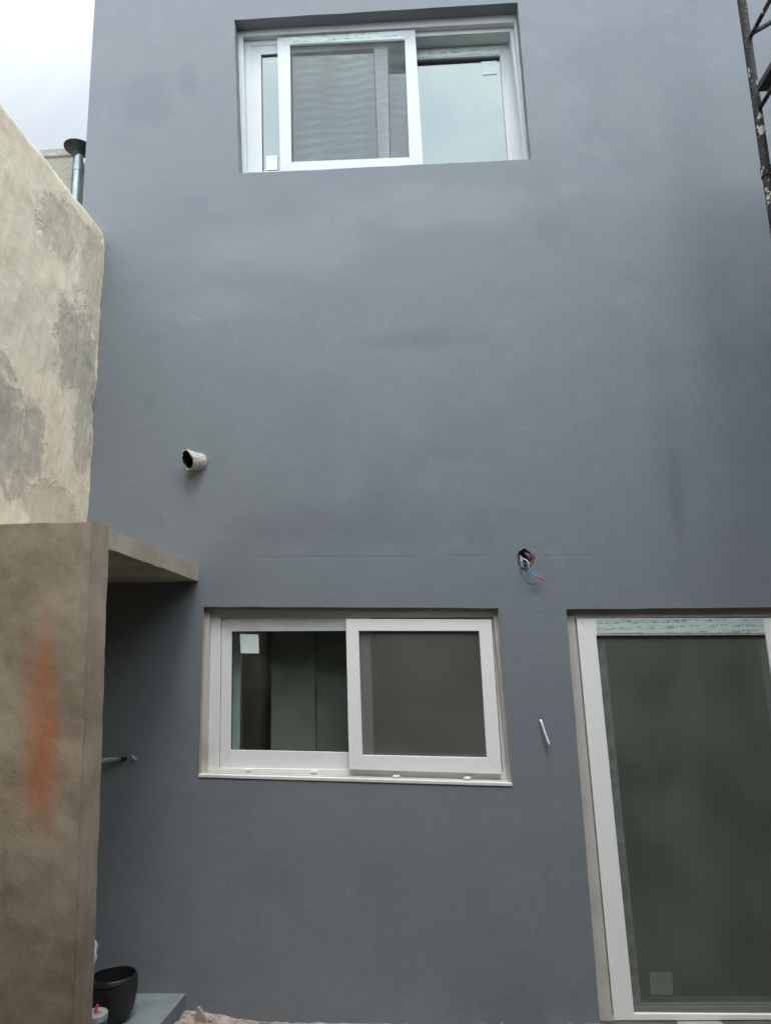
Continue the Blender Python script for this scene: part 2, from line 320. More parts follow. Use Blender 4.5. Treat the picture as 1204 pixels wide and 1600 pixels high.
def add_prism(bm, quad, y0, y1, bev=0.):
    """quad: corners (x, z) on the front plane y0, pushed back to y1"""
    a = [bm.verts.new((x, y0, z)) for x, z in quad]; b = [bm.verts.new((x, y1, z)) for x, z in quad]; n = len(quad)
    fs = [bm.faces.new(a), bm.faces.new(b)]+[bm.faces.new((a[i], a[(i+1) % n], b[(i+1) % n], b[i])) for i in range(n)]
    if bev: bmesh.ops.bevel(bm, geom=list({e for f in fs for e in f.edges}), offset=bev, segments=2, affect='EDGES', profile=.5)
def ring(name, outer, inner, y0, y1, mat, parent, bev=.0022, slope=0.):
    """four mitred bars; corners TL TR BR BL as (x, z)"""
    bm = bmesh.new()
    for i in range(4):
        j = (i+1) % 4; add_prism(bm, [outer[i], outer[j], inner[j], inner[i]], y0, y1, bev)
    return link(name, bm, mat, parent)
def sheet(name, q, y, mat, parent, th=.004):
    bm = bmesh.new(); add_prism(bm, q, y, y+th); return link(name, bm, mat, parent)
def box(name, a, b, mat, parent=None, bev=0.):
    bm = bmesh.new(); add_box(bm, a, b, bev); return link(name, bm, mat, parent)
def add_tube(bm, pts, r, seg=10, caps=True):
    pts = [Vector(p) for p in pts]; rings = []; n = len(pts); rr = r if isinstance(r, (list, tuple)) else [r]*n
    nrm = None
    for i, p in enumerate(pts):
        t = (pts[min(i+1, n-1)]-pts[max(i-1, 0)]).normalized()
        if nrm is None: nrm = t.orthogonal().normalized()
        nrm = (nrm-t*nrm.dot(t)).normalized(); bi = t.cross(nrm)
        rings.append([bm.verts.new(p+(nrm*math.cos(2*math.pi*k/seg)+bi*math.sin(2*math.pi*k/seg))*rr[i]) for k in range(seg)])
    for a, b in zip(rings, rings[1:]):
        for k in range(seg): bm.faces.new((a[k], a[(k+1) % seg], b[(k+1) % seg], b[k]))
    if caps: bm.faces.new(rings[0]); bm.faces.new(rings[-1])
    return rings
def tube(name, pts, r, mat, parent=None, seg=10, caps=True):
    bm = bmesh.new(); add_tube(bm, pts, r, seg, caps); return link(name, bm, mat, parent, True)
def curve(pts, n=8):
    """Catmull-Rom through pts"""
    P = [Vector(p) for p in pts]; P = [P[0]*2-P[1]]+P+[P[-1]*2-P[-2]]; out = []
    for i in range(1, len(P)-2):
        for k in range(n):
            t = k/n; a, b, c, d = P[i-1:i+3]
            out.append(.5*((2*b)+(c-a)*t+(2*a-5*b+4*c-d)*t*t+(3*b-a-3*c+d)*t**3))
    out.append(P[-2]); return out
def lathe(bm, prof, cx, cy, seg=40, wob=0.):
    rings = []
    for r, z in prof:
        rings.append([bm.verts.new((cx+(r+wob*noise.noise(Vector((math.cos(2*math.pi*k/seg)*2, math.sin(2*math.pi*k/seg)*2, z*9))))*math.cos(2*math.pi*k/seg),
                                    cy+(r+wob*noise.noise(Vector((math.cos(2*math.pi*k/seg)*2, math.sin(2*math.pi*k/seg)*2, z*9))))*math.sin(2*math.pi*k/seg), z)) for k in range(seg)])
    for a, b in zip(rings, rings[1:]):
        for k in range(seg): bm.faces.new((a[k], a[(k+1) % seg], b[(k+1) % seg], b[k]))
    return rings
def rough_slab(name, corners, mat, parent, n=(30, 30), depth=None, amp=.006, sc=6., seed=0):
    """box given by 8 corners (bottom 4, top 4), subdivided and its skin made uneven"""
    bm = bmesh.new(); vs = [bm.verts.new(c) for c in corners]
    for f in ((0, 1, 2, 3), (4, 5, 6, 7), (0, 1, 5, 4), (1, 2, 6, 5), (2, 3, 7, 6), (3, 0, 4, 7)): bm.faces.new([vs[i] for i in f])
    for _ in range(n):
        le = [e for e in bm.edges if e.calc_length() > depth]
        if not le: break
        bmesh.ops.subdivide_edges(bm, edges=le, cuts=1, use_grid_fill=True)
    bm.normal_update()
    for v in bm.verts:
        p = v.co*sc+Vector((seed, seed*2, 0)); d = Vector((noise.noise(p), noise.noise(p+Vector((9, 0, 0))), noise.noise(p+Vector((0, 9, 0)))))
        p2 = p*4; d += .45*Vector((noise.noise(p2), noise.noise(p2+Vector((9, 0, 0))), noise.noise(p2+Vector((0, 9, 0)))))
        sharp = any(e.calc_face_angle(0) > .5 for e in v.link_edges)
        v.co += d*amp*(1.5 if sharp else 1)
    bmesh.ops.triangulate(bm, faces=[f for f in bm.faces if len(f.verts) > 4])
    return link(name, bm, mat, parent, True)

def quad_lerp(q, s, t):
    """q TL TR BR BL"""
    top = (q[0][0]+(q[1][0]-q[0][0])*s, q[0][1]+(q[1][1]-q[0][1])*s); bot = (q[3][0]+(q[2][0]-q[3][0])*s, q[3][1]+(q[2][1]-q[3][1])*s)
    return (bot[0]+(top[0]-bot[0])*t, bot[1]+(top[1]-bot[1])*t)

# ------------------------------------------------------------------ ground
def make_ground():
    bm = bmesh.new(); nx, ny = 90, 90
    g = []
    for i in range(nx+1):
        row = []
        for j in range(ny+1):
            x = -12+24*i/nx; y = -16+28*j/ny; z = -.060+.012*noise.noise(Vector((x*1.1, y*1.1, 0)))
            row.append(bm.verts.new((x, y, z)))
        g.append(row)
    for i in range(nx):
        for j in range(ny): bm.faces.new((g[i][j], g[i+1][j], g[i+1][j+1], g[i][j+1]))
    e = 60
    o = link('ground', bm, M['ground'], None, True); tag(o, kind='structure')
    bm = bmesh.new(); vs = [bm.verts.new(p) for p in ((-e, -e, -.12), (e, -e, -.12), (e, e, -.12), (-e, e, -.12))]; bm.faces.new(vs)
    tag(link('terrain', bm, M['ground']), kind='structure')
make_ground()

# ------------------------------------------------------------------ the grey house
house = thing('grey_house', 'two storey grey painted rendered house with white sliding windows', 'house', (0, 0, -.05))
UP = [(-1.159, 6.220), (.805, 6.215), (.819, 4.996), (-1.108, 5.009)]
LOW = [(-1.274, 2.145), (.447, 2.089), (.471, 1.114), (-1.276, 1.192)]
DOOR = [(.834, 2.071), (2.74, 2.036), (2.76, -.065), (.8525, -.065)]
BOXC = (.618, 2.372)
HOLE = [(BOXC[0]+.046*math.cos(a)*(1+.16*math.sin(3*a+1)), BOXC[1]+.054*math.sin(a)*(1+.12*math.cos(4*a))) for a in [i*math.pi/7+.2 for i in range(14)]]
def shift(q, dx0, dz0, dx1, dz1):
    return [(q[0][0]+dx0, q[0][1]-dz1), (q[1][0]-dx1, q[1][1]-dz1), (q[2][0]-dx1, q[2][1]+dz0), (q[3][0]+dx0, q[3][1]+dz0)]

def make_wall():
    bm = bmesh.new()
    # the plaster edge of each opening is slightly uneven: openings are polylines
    def wavy(q, n, amp, seed):
        out = []
        for i in range(4):
            a, b = q[i], q[(i+1) % 4]
            for k in range(n):
                t = k/n; p = Vector((a[0]+(b[0]-a[0])*t, 0, a[1]+(b[1]-a[1])*t)); d = Vector((b[0]-a[0], 0, b[1]-a[1])).normalized(); nn = Vector((-d.z, 0, d.x))
                e = 0 if k == 0 else amp*(noise.noise(Vector((seed+i*7+t*9, 0, 0)))+.5*noise.noise(Vector((seed+i*7+t*40, 3, 0))))
                out.append((p.x+nn.x*e, p.z+nn.z*e))
        return out
    outer = [(-2.167, 7.6), (4.4, 7.6), (4.4, -.1), (-2.14, -.1)]
    loops = [(outer, None), (wavy(UP, 24, .004, 1), .30), (wavy(LOW, 24, .003, 2), .20), (wavy(DOOR, 24, .003, 3), .20), (HOLE, .05)]
    edges = []; store = []
    for pts, dep in loops:
        vs = [bm.verts.new((x, 0, z)) for x, z in pts]; es = [bm.edges.new((vs[i], vs[(i+1) % len(vs)])) for i in range(len(vs))]
        edges += es; store.append((vs, dep))
    bmesh.ops.triangle_fill(bm, use_beauty=True, use_dissolve=False, edges=edges)
    for k, (vs, dep) in enumerate(store):
        if dep is None: continue
        back = [bm.verts.new((v.co.x, dep, v.co.z)) for v in vs]; n = len(vs)
        for i in range(n):
            f = bm.faces.new((vs[i], vs[(i+1) % n], back[(i+1) % n], back[i]))
            f.material_index = 1 if k in (2, 3) else 0
        if k == 4: bm.faces.new(back).material_index = 2
    # the side of the house along the boundary
    vs = [bm.verts.new(p) for p in ((-2.167, 0, 7.6), (-2.14, 0, -.1), (-2.14, 6, -.1), (-2.167, 6, 7.6))]; bm.faces.new(vs)
    bmesh.ops.remove_doubles(bm, verts=bm.verts, dist=.0002)
    return link('wall', bm, [M['facade'], M['reveal_light'], M['box_dark']], house)
make_wall()
bm = bmesh.new(); add_box(bm, (-2.165, .0, 7.604), (4.4, 6, 7.8)); link('roof', bm, M['far_wall'], house)
box('back_wall', (-2.13, 6.003, -.1), (4.4, 6.2, 7.6), M['far_wall'], house); box('side_wall', (4.403, .0, -.1), (4.6, 6, 7.6), M['facade'], house)

# interior rooms seen through the glass (inner faces with the openings left clear)
def room(name, x0, x1, z0, z1, depth, holes, y0=.2, mt='plaster_in'):
    bm = bmesh.new(); y1 = depth
    for f in (((x0, y0, z0), (x0, y1, z0), (x0, y1, z1), (x0, y0, z1)), ((x1, y0, z0), (x1, y1, z0), (x1, y1, z1), (x1, y0, z1)), ((x0, y1, z0), (x1, y1, z0), (x1, y1, z1), (x0, y1, z1)),
              ((x0, y0, z1), (x1, y0, z1), (x1, y1, z1), (x0, y1, z1))):
        bm.faces.new([bm.verts.new(p) for p in f])
    ff = bm.faces.new([bm.verts.new(p) for p in ((x0, y0, z0), (x1, y0, z0), (x1, y1, z0), (x0, y1, z0))]); ff.material_index = 1
    es = []
    for pts in [[(x0, z0), (x1, z0), (x1, z1), (x0, z1)]]+holes:
        vs = [bm.verts.new((x, y0+.0005, z)) for x, z in pts]; es += [bm.edges.new((vs[i], vs[(i+1) % len(vs)])) for i in range(len(vs))]
    bmesh.ops.triangle_fill(bm, use_beauty=True, edges=es)
    return link(name, bm, [M[mt], M['floor_in']], house)
room('interior_room', -2.0, 4.2, 2.95, 7.3, 4.5, [UP], .30, 'plaster_dimmed'); room('interior_room', -2.0, .62, -.06, 2.65, 3.6, [LOW]); room('interior_room', .70, 4.2, -.0605, 2.66, 5.0, [[DOOR[0], DOOR[1], (2.76, -.055), (.8525, -.055)]])

# ---- upper window
def window_base(name_label, q, y0, y1, inner, mat):
    o = ring('window', q, inner, y0, y1, mat, house); o['label'] = name_label; return o
UPf = [(-1.159, 6.222), (.806, 6.217), (.836, 4.998), (-1.106, 5.010)]
UPa = [(-1.118, 6.172), (.788, 6.150), (.818, 5.050), (-1.080, 5.062)]
UPb = [(-1.068, 6.127), (.763, 6.115), (.804, 5.086), (-1.020, 5.098)]
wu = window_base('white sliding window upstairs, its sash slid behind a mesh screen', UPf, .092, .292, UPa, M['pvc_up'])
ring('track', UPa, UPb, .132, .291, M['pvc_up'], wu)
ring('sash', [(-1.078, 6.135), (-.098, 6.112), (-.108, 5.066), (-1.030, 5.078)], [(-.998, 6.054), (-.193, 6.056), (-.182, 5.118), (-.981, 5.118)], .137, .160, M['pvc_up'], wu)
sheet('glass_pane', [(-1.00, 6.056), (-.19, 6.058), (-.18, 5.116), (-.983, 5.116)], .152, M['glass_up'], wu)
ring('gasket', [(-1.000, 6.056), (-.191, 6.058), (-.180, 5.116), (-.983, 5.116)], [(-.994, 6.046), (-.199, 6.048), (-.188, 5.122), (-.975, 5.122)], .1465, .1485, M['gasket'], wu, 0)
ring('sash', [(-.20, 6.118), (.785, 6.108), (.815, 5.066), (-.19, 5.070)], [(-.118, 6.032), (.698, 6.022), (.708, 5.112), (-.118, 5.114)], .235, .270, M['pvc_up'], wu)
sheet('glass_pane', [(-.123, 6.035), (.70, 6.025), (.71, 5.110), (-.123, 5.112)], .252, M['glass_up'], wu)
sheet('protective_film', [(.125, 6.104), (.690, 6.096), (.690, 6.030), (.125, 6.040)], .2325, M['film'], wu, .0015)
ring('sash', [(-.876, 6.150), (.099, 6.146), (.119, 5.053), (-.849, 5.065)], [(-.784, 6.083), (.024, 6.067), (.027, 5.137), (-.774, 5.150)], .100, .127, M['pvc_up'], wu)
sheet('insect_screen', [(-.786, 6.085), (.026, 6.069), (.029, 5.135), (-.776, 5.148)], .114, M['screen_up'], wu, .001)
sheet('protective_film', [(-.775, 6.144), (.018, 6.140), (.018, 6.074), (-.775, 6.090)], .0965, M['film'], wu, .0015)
sheet('sticker', [(.565, 5.989), (.677, 5.989), (.671, 5.882), (.567, 5.879)], .2485, M['sticker'], wu, .0008)
sheet('sticker', [(-.955, 5.240), (-.878, 5.241), (-.876, 5.130), (-.954, 5.130)], .1445, M['sticker'], wu, .0008)

# ---- lower window
LOWf = [(-1.278, 2.146), (.449, 2.090), (.473, 1.113), (-1.280, 1.191)]
LOWa = [(-1.247, 2.127), (.419, 2.068), (.455, 1.136), (-1.243, 1.212)]
LOWb = [(-1.187, 2.083), (.411, 2.040), (.428, 1.180), (-1.180, 1.230)]
wl = window_base('white sliding window beside the enclosure, mesh screen sash on its right half', LOWf, .040, .198, LOWa, M['pvc_dusty'])
ring('track', LOWa, LOWb, .064, .197, M['pvc'], wl)
ring('sash', [(-1.184, 2.080), (-.300, 2.060), (-.296, 1.188), (-1.177, 1.222)], [(-1.122, 2.000), (-.380, 1.984), (-.375, 1.298), (-1.117, 1.327)], .073, .100, M['pvc'], wl)
sheet('glass_pane', [(-1.124, 2.002), (-.378, 1.986), (-.373, 1.296), (-1.119, 1.325)], .086, M['glass_low'], wl)
ring('gasket', [(-1.124, 2.002), (-.378, 1.986), (-.373, 1.296), (-1.119, 1.325)], [(-1.116, 1.995), (-.384, 1.980), (-.380, 1.301), (-1.112, 1.330)], .0835, .0855, M['gasket'], wl, 0)
ring('sash', [(-.37, 2.055), (.409, 2.038), (.425, 1.182), (-.365, 1.21)], [(-.30, 1.98), (.345, 1.965), (.35, 1.255), (-.295, 1.28)], .106, .132, M['pvc'], wl)
sheet('glass_pane', [(-.302, 1.982), (.347, 1.967), (.352, 1.253), (-.297, 1.278)], .119, M['glass_low'], wl)
ring('sash', [(-.439, 2.053), (.407, 2.026), (.421, 1.172), (-.432, 1.212)], [(-.365, 1.981), (.333, 1.962), (.341, 1.261), (-.355, 1.288)], .034, .060, M['pvc_clean'], wl)
sheet('insect_screen', [(-.367, 1.983), (.335, 1.964), (.343, 1.259), (-.357, 1.286)], .048, M['screen_low'], wl, .001)
sheet('sticker', [(-1.075, 1.984), (-.965, 1.978), (-.960, 1.868), (-1.069, 1.872)], .0825, M['sticker'], wl, .0008)
for sx, sz in ((-1.012, 1.218), (-.634, 1.200), (-.168, 1.171), (.228, 1.155)):
    bm = bmesh.new(); n = 20
    a = [bm.verts.new((sx+.022*math.cos(2*math.pi*k/n), .063 if sx < -.5 else .039, sz+.0075*math.sin(2*math.pi*k/n))) for k in range(n)]
    b = [bm.verts.new((sx+.018*math.cos(2*math.pi*k/n), .058 if sx < -.5 else .034, sz+.005*math.sin(2*math.pi*k/n))) for k in range(n)]
    for k in range(n): bm.faces.new((a[k], a[(k+1) % n], b[(k+1) % n], b[k]))
    bm.faces.new(b); link('drain_cap', bm, M['pvc_clean'], wl)
# chalky sill lip
bm = bmesh.new(); add_prism(bm, [(-1.279, 1.207), (.470, 1.130), (.472, 1.112), (-1.279, 1.190)], -.006, .041, .003); link('sill', bm, M['pvc_lip'], wl)
# inner casing of the window seen through the left pane, and panels added to imitate a wall's reflection
box('inner_casing', (-1.20, .203, 1.18), (-1.098, .225, 2.13), M['sticker'], wl, .003)
box('reflection_panel', (-.93, .30, -.05), (-.66, .40, 2.64), M['reflection_panel'], house); box('reflection_panel', (-.659, .33, -.05), (.55, .42, 2.64), M['reflection_panel'], house)

# ---- glazed door
DF = [(.830, 2.0735), (2.742, 2.0385), (2.762, -.064), (.849, -.064)]
DA = [(.886, 2.022), (2.700, 1.985), (2.720, -.035), (.926, -.035)]
dr = ring('door', DF, DA, .040, .196, M['pvc_dusty'], house); dr['label'] = 'tall white sliding glazed door with mesh screen and protective film'
ring('track', DA, [(.925, 1.985), (2.66, 1.95), (2.68, -.010), (.955, -.010)], .066, .195, M['pvc'], dr)
ring('sash', [(.895, 2.019), (2.036, 1.990), (2.072, -.058), (.932, -.058)], [(1.000, 1.919), (1.950, 1.898), (1.998, -.036), (1.0385, -.026)], .034, .062, M['pvc_clean'], dr)
sheet('insect_screen', [(.998, 1.921), (1.952, 1.900), (2.000, -.038), (1.036, -.028)], .049, M['screen_door'], dr, .001)
sheet('protective_film', [(1.006, 2.013), (1.945, 1.988), (1.945, 1.908), (1.006, 1.930)], .0305, M['film'], dr, .0015)
ring('sash', [(.930, 1.990), (2.02, 1.965), (2.05, -.020), (.965, -.020)], [(1.056, 1.905), (1.93, 1.89), (1.97, .00), (1.090, .000)], .078, .105, M['pvc'], dr)
sheet('glass_pane', [(1.053, 1.907), (1.932, 1.892), (1.972, -.002), (1.088, -.002)], .092, M['glass_low'], dr)
bm = bmesh.new(); add_prism(bm, [(1.000, 1.985), (1.046, 1.985), (1.082, .005), (1.034, .005)], .0745, .0765); link('protective_film', bm, M['grey_film'], dr)['label'] = 'grey film strip on the stile behind the mesh'
sheet('sticker', [(1.150, .150), (1.268, .147), (1.262, .040), (1.146, .040)], .0885, M['sticker'], dr, .0008)
ring('sash', [(1.95, 1.975), (2.69, 1.96), (2.71, -.020), (1.985, -.020)], [(2.03, 1.89), (2.60, 1.875), (2.63, .05), (2.06, .05)], .110, .136, M['pvc'], dr)
sheet('glass_pane', [(2.028, 1.892), (2.602, 1.877), (2.632, .048), (2.058, .048)], .123, M['glass_low'], dr)

# ------------------------------------------------------------------ vent stub
vt = thing('vent_pipe', 'cut off chalky white pipe stub sticking out of grey wall', 'pipe', (-1.325, 0, 3.03))
def vent():
    bm = bmesh.new(); seg = 36; ax = Vector((-.42, -1, -.10)).normalized(); u = ax.cross(Vector((0, 0, 1))).normalized(); v = u.cross(ax)
    c0 = Vector((-1.322, .01, 3.030)); rings = []; stp = 9
    for j in range(stp+1):
        t = j/stp; rg = []
        for k in range(seg):
            a = 2*math.pi*k/seg; ln = .115*(1+.18*math.sin(a+.4)+.10*noise.noise(Vector((math.cos(a)*2.5, math.sin(a)*2.5, 0)))) if j == stp else .115*t
            if j == stp and False: pass
            ca, sa = math.cos(a), math.sin(a)
            # crushed almond shaped mouth
            sq = t*t; rx = .054*(1-.32*sq); rz = .054*(1+.16*sq*(abs(sa)**2))
            bump = .003*noise.noise(Vector((ca*4, sa*4, t*6)))
            rg.append(bm.verts.new(c0+ax*(.115*t if j < stp else ln*.98)+u*ca*(rx+bump)+v*sa*(rz+bump)))
        rings.append(rg)
    for a, b in zip(rings, rings[1:]):
        for k in range(seg): bm.faces.new((a[k], a[(k+1) % seg], b[(k+1) % seg], b[k]))
    inner = []
    for k in range(seg):
        c = sum((x.co for x in rings[-1]), Vector())/seg; inner.append(bm.verts.new(c+(rings[-1][k].co-c)*.84))
    for k in range(seg): bm.faces.new((rings[-1][k], rings[-1][(k+1) % seg], inner[(k+1) % seg], inner[k]))
    deep = [bm.verts.new(x.co-ax*.09) for x in inner]
    for k in range(seg): bm.faces.new((inner[k], inner[(k+1) % seg], deep[(k+1) % seg], deep[k])).material_index = 1
    bm.faces.new(deep).material_index = 1
    link('pipe_wall', bm, [M['pipe_paint'], M['near_black']], vt, True)
    bm = bmesh.new(); n = 44; o = []; i_ = []
    for k in range(n):
        a = 2*math.pi*k/n; r = .062+.006*noise.noise(Vector((math.cos(a)*2, math.sin(a)*2, 5)))
        o.append(bm.verts.new((-1.322+r*math.cos(a), -.0008, 3.03+r*math.sin(a)))); i_.append(bm.verts.new((-1.322+.052*math.cos(a), -.004, 3.03+.050*math.sin(a))))
    for k in range(n): bm.faces.new((o[k], o[(k+1) % n], i_[(k+1) % n], i_[k]))
    link('plaster_collar', bm, M['facade'], vt, True)
vent()

# ------------------------------------------------------------------ electrical outlet box with loose wires
eb = thing('junction_box', 'open wall hole with electrical wires hanging out above the windows', 'junction box', (BOXC[0], .02, BOXC[1]-.05))
def rim():
    bm = bmesh.new(); n = len(HOLE)*3; o = []; m_ = []; i_ = []
    for k in range(n):
        t = k/3; a, b = HOLE[int(t) % 14], HOLE[(int(t)+1) % 14]; f = t-int(t); x = a[0]+(b[0]-a[0])*f; z = a[1]+(b[1]-a[1])*f
        d = Vector((x-BOXC[0], 0, z-BOXC[1])); e = 1.16+.16*noise.noise(Vector((k*.7, 0, 0)))
        o.append(bm.verts.new((BOXC[0]+d.x*e, -.0007, BOXC[1]+d.z*e))); m_.append(bm.verts.new((BOXC[0]+d.x*1.03, -.005-.003*noise.noise(Vector((k*1.3, 4, 0))), BOXC[1]+d.z*1.03))); i_.append(bm.verts.new((BOXC[0]+d.x*.86, .006, BOXC[1]+d.z*.86)))
    for p, q in ((o, m_), (m_, i_)):
        for k in range(n): bm.faces.new((p[k], p[(k+1) % n], q[(k+1) % n], q[k]))
    link('chipped_rim', bm, M['box_rim'], eb, True)
rim()
bx, bz = BOXC
tube('wire', curve([(bx-.012, .04, bz+.005), (bx-.002, .0, bz-.005), (bx+.012, -.02, bz-.028), (bx+.015, -.026, bz-.058), (bx+.028, -.03, bz-.092), (bx+.062, -.034, bz-.112)]), .0042, M['blue_wire'], eb, 8)['label'] = 'blue wire'
tube('wire', curve([(bx+.060, -.034, bz-.1115), (bx+.078, -.036, bz-.120), (bx+.112, -.04, bz-.150)]), [.0048]*8+[.0048, .0046, .0044, .004, .0036, .003, .0024, .0018, .001], M['red_wire'], eb, 8)['label'] = 'red wire tip'
tube('wire', curve([(bx-.03, .03, bz+.012), (bx-.020, -.004, bz-.002), (bx+.002, -.02, bz-.012), (bx+.014, -.026, bz-.030), (bx+.016, -.026, bz-.045)]), .0046, M['white_wire'], eb, 8)['label'] = 'off white wire'
tube('wire', curve([(bx-.026, .02, bz-.02), (bx-.032, -.018, bz-.058), (bx-.028, -.03, bz-.10), (bx-.002, -.034, bz-.143), (bx+.03, -.03, bz-.155), (bx+.052, -.028, bz-.150)]), .0019, M['black_wire'], eb, 6)['label'] = 'thin dark wire loop'
tube('wire', curve([(bx-.012, .03, bz+.048), (bx+.012, .008, bz+.02), (bx+.04, .012, bz-.03)]), .0036, M['red_wire'], eb, 6); tube('wire', curve([(bx+.0, .03, bz+.048), (bx+.022, .004, bz+.02), (bx+.046, .012, bz-.012)]), .0030, M['white_wire'], eb, 6)
tube('wire', curve([(bx+.022, .03, bz+.042), (bx+.036, .0, bz+.028), (bx+.044, -.004, bz+.006)]), .0055, M['box_rim'], eb, 6)
bm = bmesh.new(); pts = [(-.026, .024, .030), (-.020, -.004, .004), (-.024, -.014, -.016), (-.023, -.016, -.05)]
L0 = [bm.verts.new((bx+p[0]-.0075, p[1], bz+p[2])) for p in pts]; R0 = [bm.verts.new((bx+p[0]+.0075, p[1]-.002, bz+p[2]-.004)) for p in pts]
for k in range(3): bm.faces.new((L0[k], R0[k], R0[k+1], L0[k+1]))
g = bmesh.ops.solidify(bm, geom=bm.faces[:], thickness=.0016); link('tape', bm, M['blue_strap'], eb)
bm = bmesh.new(); bmesh.ops.create_icosphere(bm, subdivisions=3, radius=.021, matrix=Matrix.Translation((bx-.004, .022, bz-.040)))
for v in bm.verts: v.co += .006*Vector((noise.noise(v.co*60), noise.noise(v.co*60+Vector((5, 0, 0))), noise.noise(v.co*60+Vector((0, 5, 0)))))
link('mortar_lump', bm, M['box_rim'], eb, True)

# ------------------------------------------------------------------ white tie poking from a slit between window and door
tt = thing('cable_tie', 'thin white plastic strip hanging from slit between window and door', 'cable tie', (.648, -.01, 1.33))
tube('strip', curve([(.646, .004, 1.462), (.650, -.012, 1.450), (.664, -.020, 1.395), (.684, -.026, 1.330)]), [.003]+[.0064]*22+[.006, .004], M['white_tie'], tt, 8)
bm = bmesh.new(); add_prism(bm, [(.640, 1.476), (.648, 1.474), (.655, 1.452), (.647, 1.452)], -.0012, .0, 0); link('slit', bm, M['near_black'], tt)  # flat black sliver in place of the slit's shaded depth

# ------------------------------------------------------------------ braided hose and plug inside the niche
hs = thing('braided_hose', 'silver braided water hose sticking out of the dark niche wall', 'hose', (-1.73, -.01, 1.28))
def hose():
    pts = curve([(-1.725, -.012, 1.297), (-1.76, -.03, 1.298), (-1.82, -.045, 1.296), (-1.90, -.055, 1.306), (-1.965, -.05, 1.325)], 26); bm = bmesh.new()
    add_tube(bm, pts, [.0115+.0022*(1 if k % 2 else -1) for k in range(len(pts))], 12); link('braid', bm, M['braid'], hs, True)
    tube('nut', [(-1.728, -.012, 1.297), (-1.708, -.010, 1.298), (-1.695, .002, 1.300)], [.0105, .011, .010], M['near_black'], hs, 6)
hose()
pg = bmesh.new(); add_tube(pg, curve([(-1.640, .004, 1.290), (-1.644, -.016, 1.300), (-1.654, -.026, 1.318)]), [.006]*14+[.005, .004, .002], 8)
tag(link('pipe_plug', pg, M['white_wire'], None, True), 'tiny broken beige pipe plug on wall right of the braided hose', 'plug')

# ------------------------------------------------------------------ boundary wall, left
bw = thing('boundary_wall', 'tall weathered cream rendered boundary wall with bare plaster patches', 'wall', (-2.1, -2.5, -.05))
def boundary():
    bm = bmesh.new(); y0, y1 = -5.4, .0; ny, nz = 260, 230; g = []
    def top(y):
        t = 4.612-.035*(max(0, -y))**.9 - .02*max(0, -y-.9)
        if y > -.05: t -= .05*((y+.05)/.05)**2*.9
        return t+.006*noise.noise(Vector((0, y*9, 1)))
    for i in range(ny+1):
        f = i/ny; y = y1-(y1-y0)*(f**1.5); row = []
        for j in range(nz+1):
            z = -.1+(top(y)+.1)*j/nz
            d = .010*noise.noise(Vector((0, y*2.2, z*2.2)))+.006*noise.noise(Vector((3, y*9, z*6)))+.003*noise.noise(Vector((3, y*30, z*22)))
            e = math.exp(-((y+.0)/.05)**2)
            d += e*(.012*noise.noise(Vector((8, 1, z*4)))+.004*noise.noise(Vector((8, 4, z*15)))+.004*noise.noise(Vector((8, 9, z*50)))-.002-.012*math.exp(-((z-3.42)/.03)**2))
            if j == nz: d -= .008
            # the wall's ragged end leans out a little towards its foot
            x = -1.990-.008*max(0, (4.6-z)/2.1)*math.exp(-abs(y)/.6)+d
            row.append(bm.verts.new((x, y, z)))
        # top and back
        row.append(bm.verts.new((-2.06, y, top(y)+.012))); row.append(bm.verts.new((-2.145, y, top(y)))); row.append(bm.verts.new((-2.145, y, -.1)))
        g.append(row)
    for i in range(ny):
        for j in range(len(g[0])-1): bm.faces.new((g[i][j], g[i+1][j], g[i+1][j+1], g[i][j+1]))
    bm.faces.new([r for r in g[-1]]); bm.faces.new([r for r in g[0]])
    link('rendered_face', bm, M['boundary'], bw, True)
boundary()
# the boundary wall carries on beside the grey house as a lower roof edge belonging to the neighbour
nb_ = thing('neighbouring_building', 'beige neighbouring building behind the boundary wall under grey top band', 'building', (-4.5, 1.2, -.05))
bm = bmesh.new(); add_box(bm, (-7.0, 1.0, -.1), (-2.762, 4.0, 6.02), .01); link('wall', bm, M['far_wall'], nb_)
bm = bmesh.new(); add_prism(bm, [(-7.03, 6.045), (-2.755, 6.078), (-2.755, 6.0), (-7.03, 5.97)], .985, 4.02, .012); link('parapet', bm, M['far_band'], nb_)
box('roof', (-7.0, -5.4, 3.9), (-2.17, .99, 4.05), M['far_band'], nb_)
box('yard_wall', (-7.0, -5.58, -.1), (-2.16, -5.42, 3.89), M['far_wall'], nb_)

fl = thing('flue_pipe', 'thin galvanised flue with a dark flared cap beside house corner', 'flue', (-2.63, .8, 4.05))
tube('pipe', [(-2.612, .8, 4.05), (-2.612, .8, 5.84)], .034, M['galv'], fl, 28); tube('joint_band', [(-2.612, .8, 5.70), (-2.612, .8, 5.76)], .037, M['galv'], fl, 28)
bm = bmesh.new(); lathe(bm, [(.035, 5.83), (.040, 5.86), (.052, 5.885), (.085, 5.90), (.112, 5.908), (.114, 5.914), (.108, 5.918), (.06, 5.925), (.001, 5.928)], -2.618, .8, 44); link('cap', bm, M['cap'], fl, True)

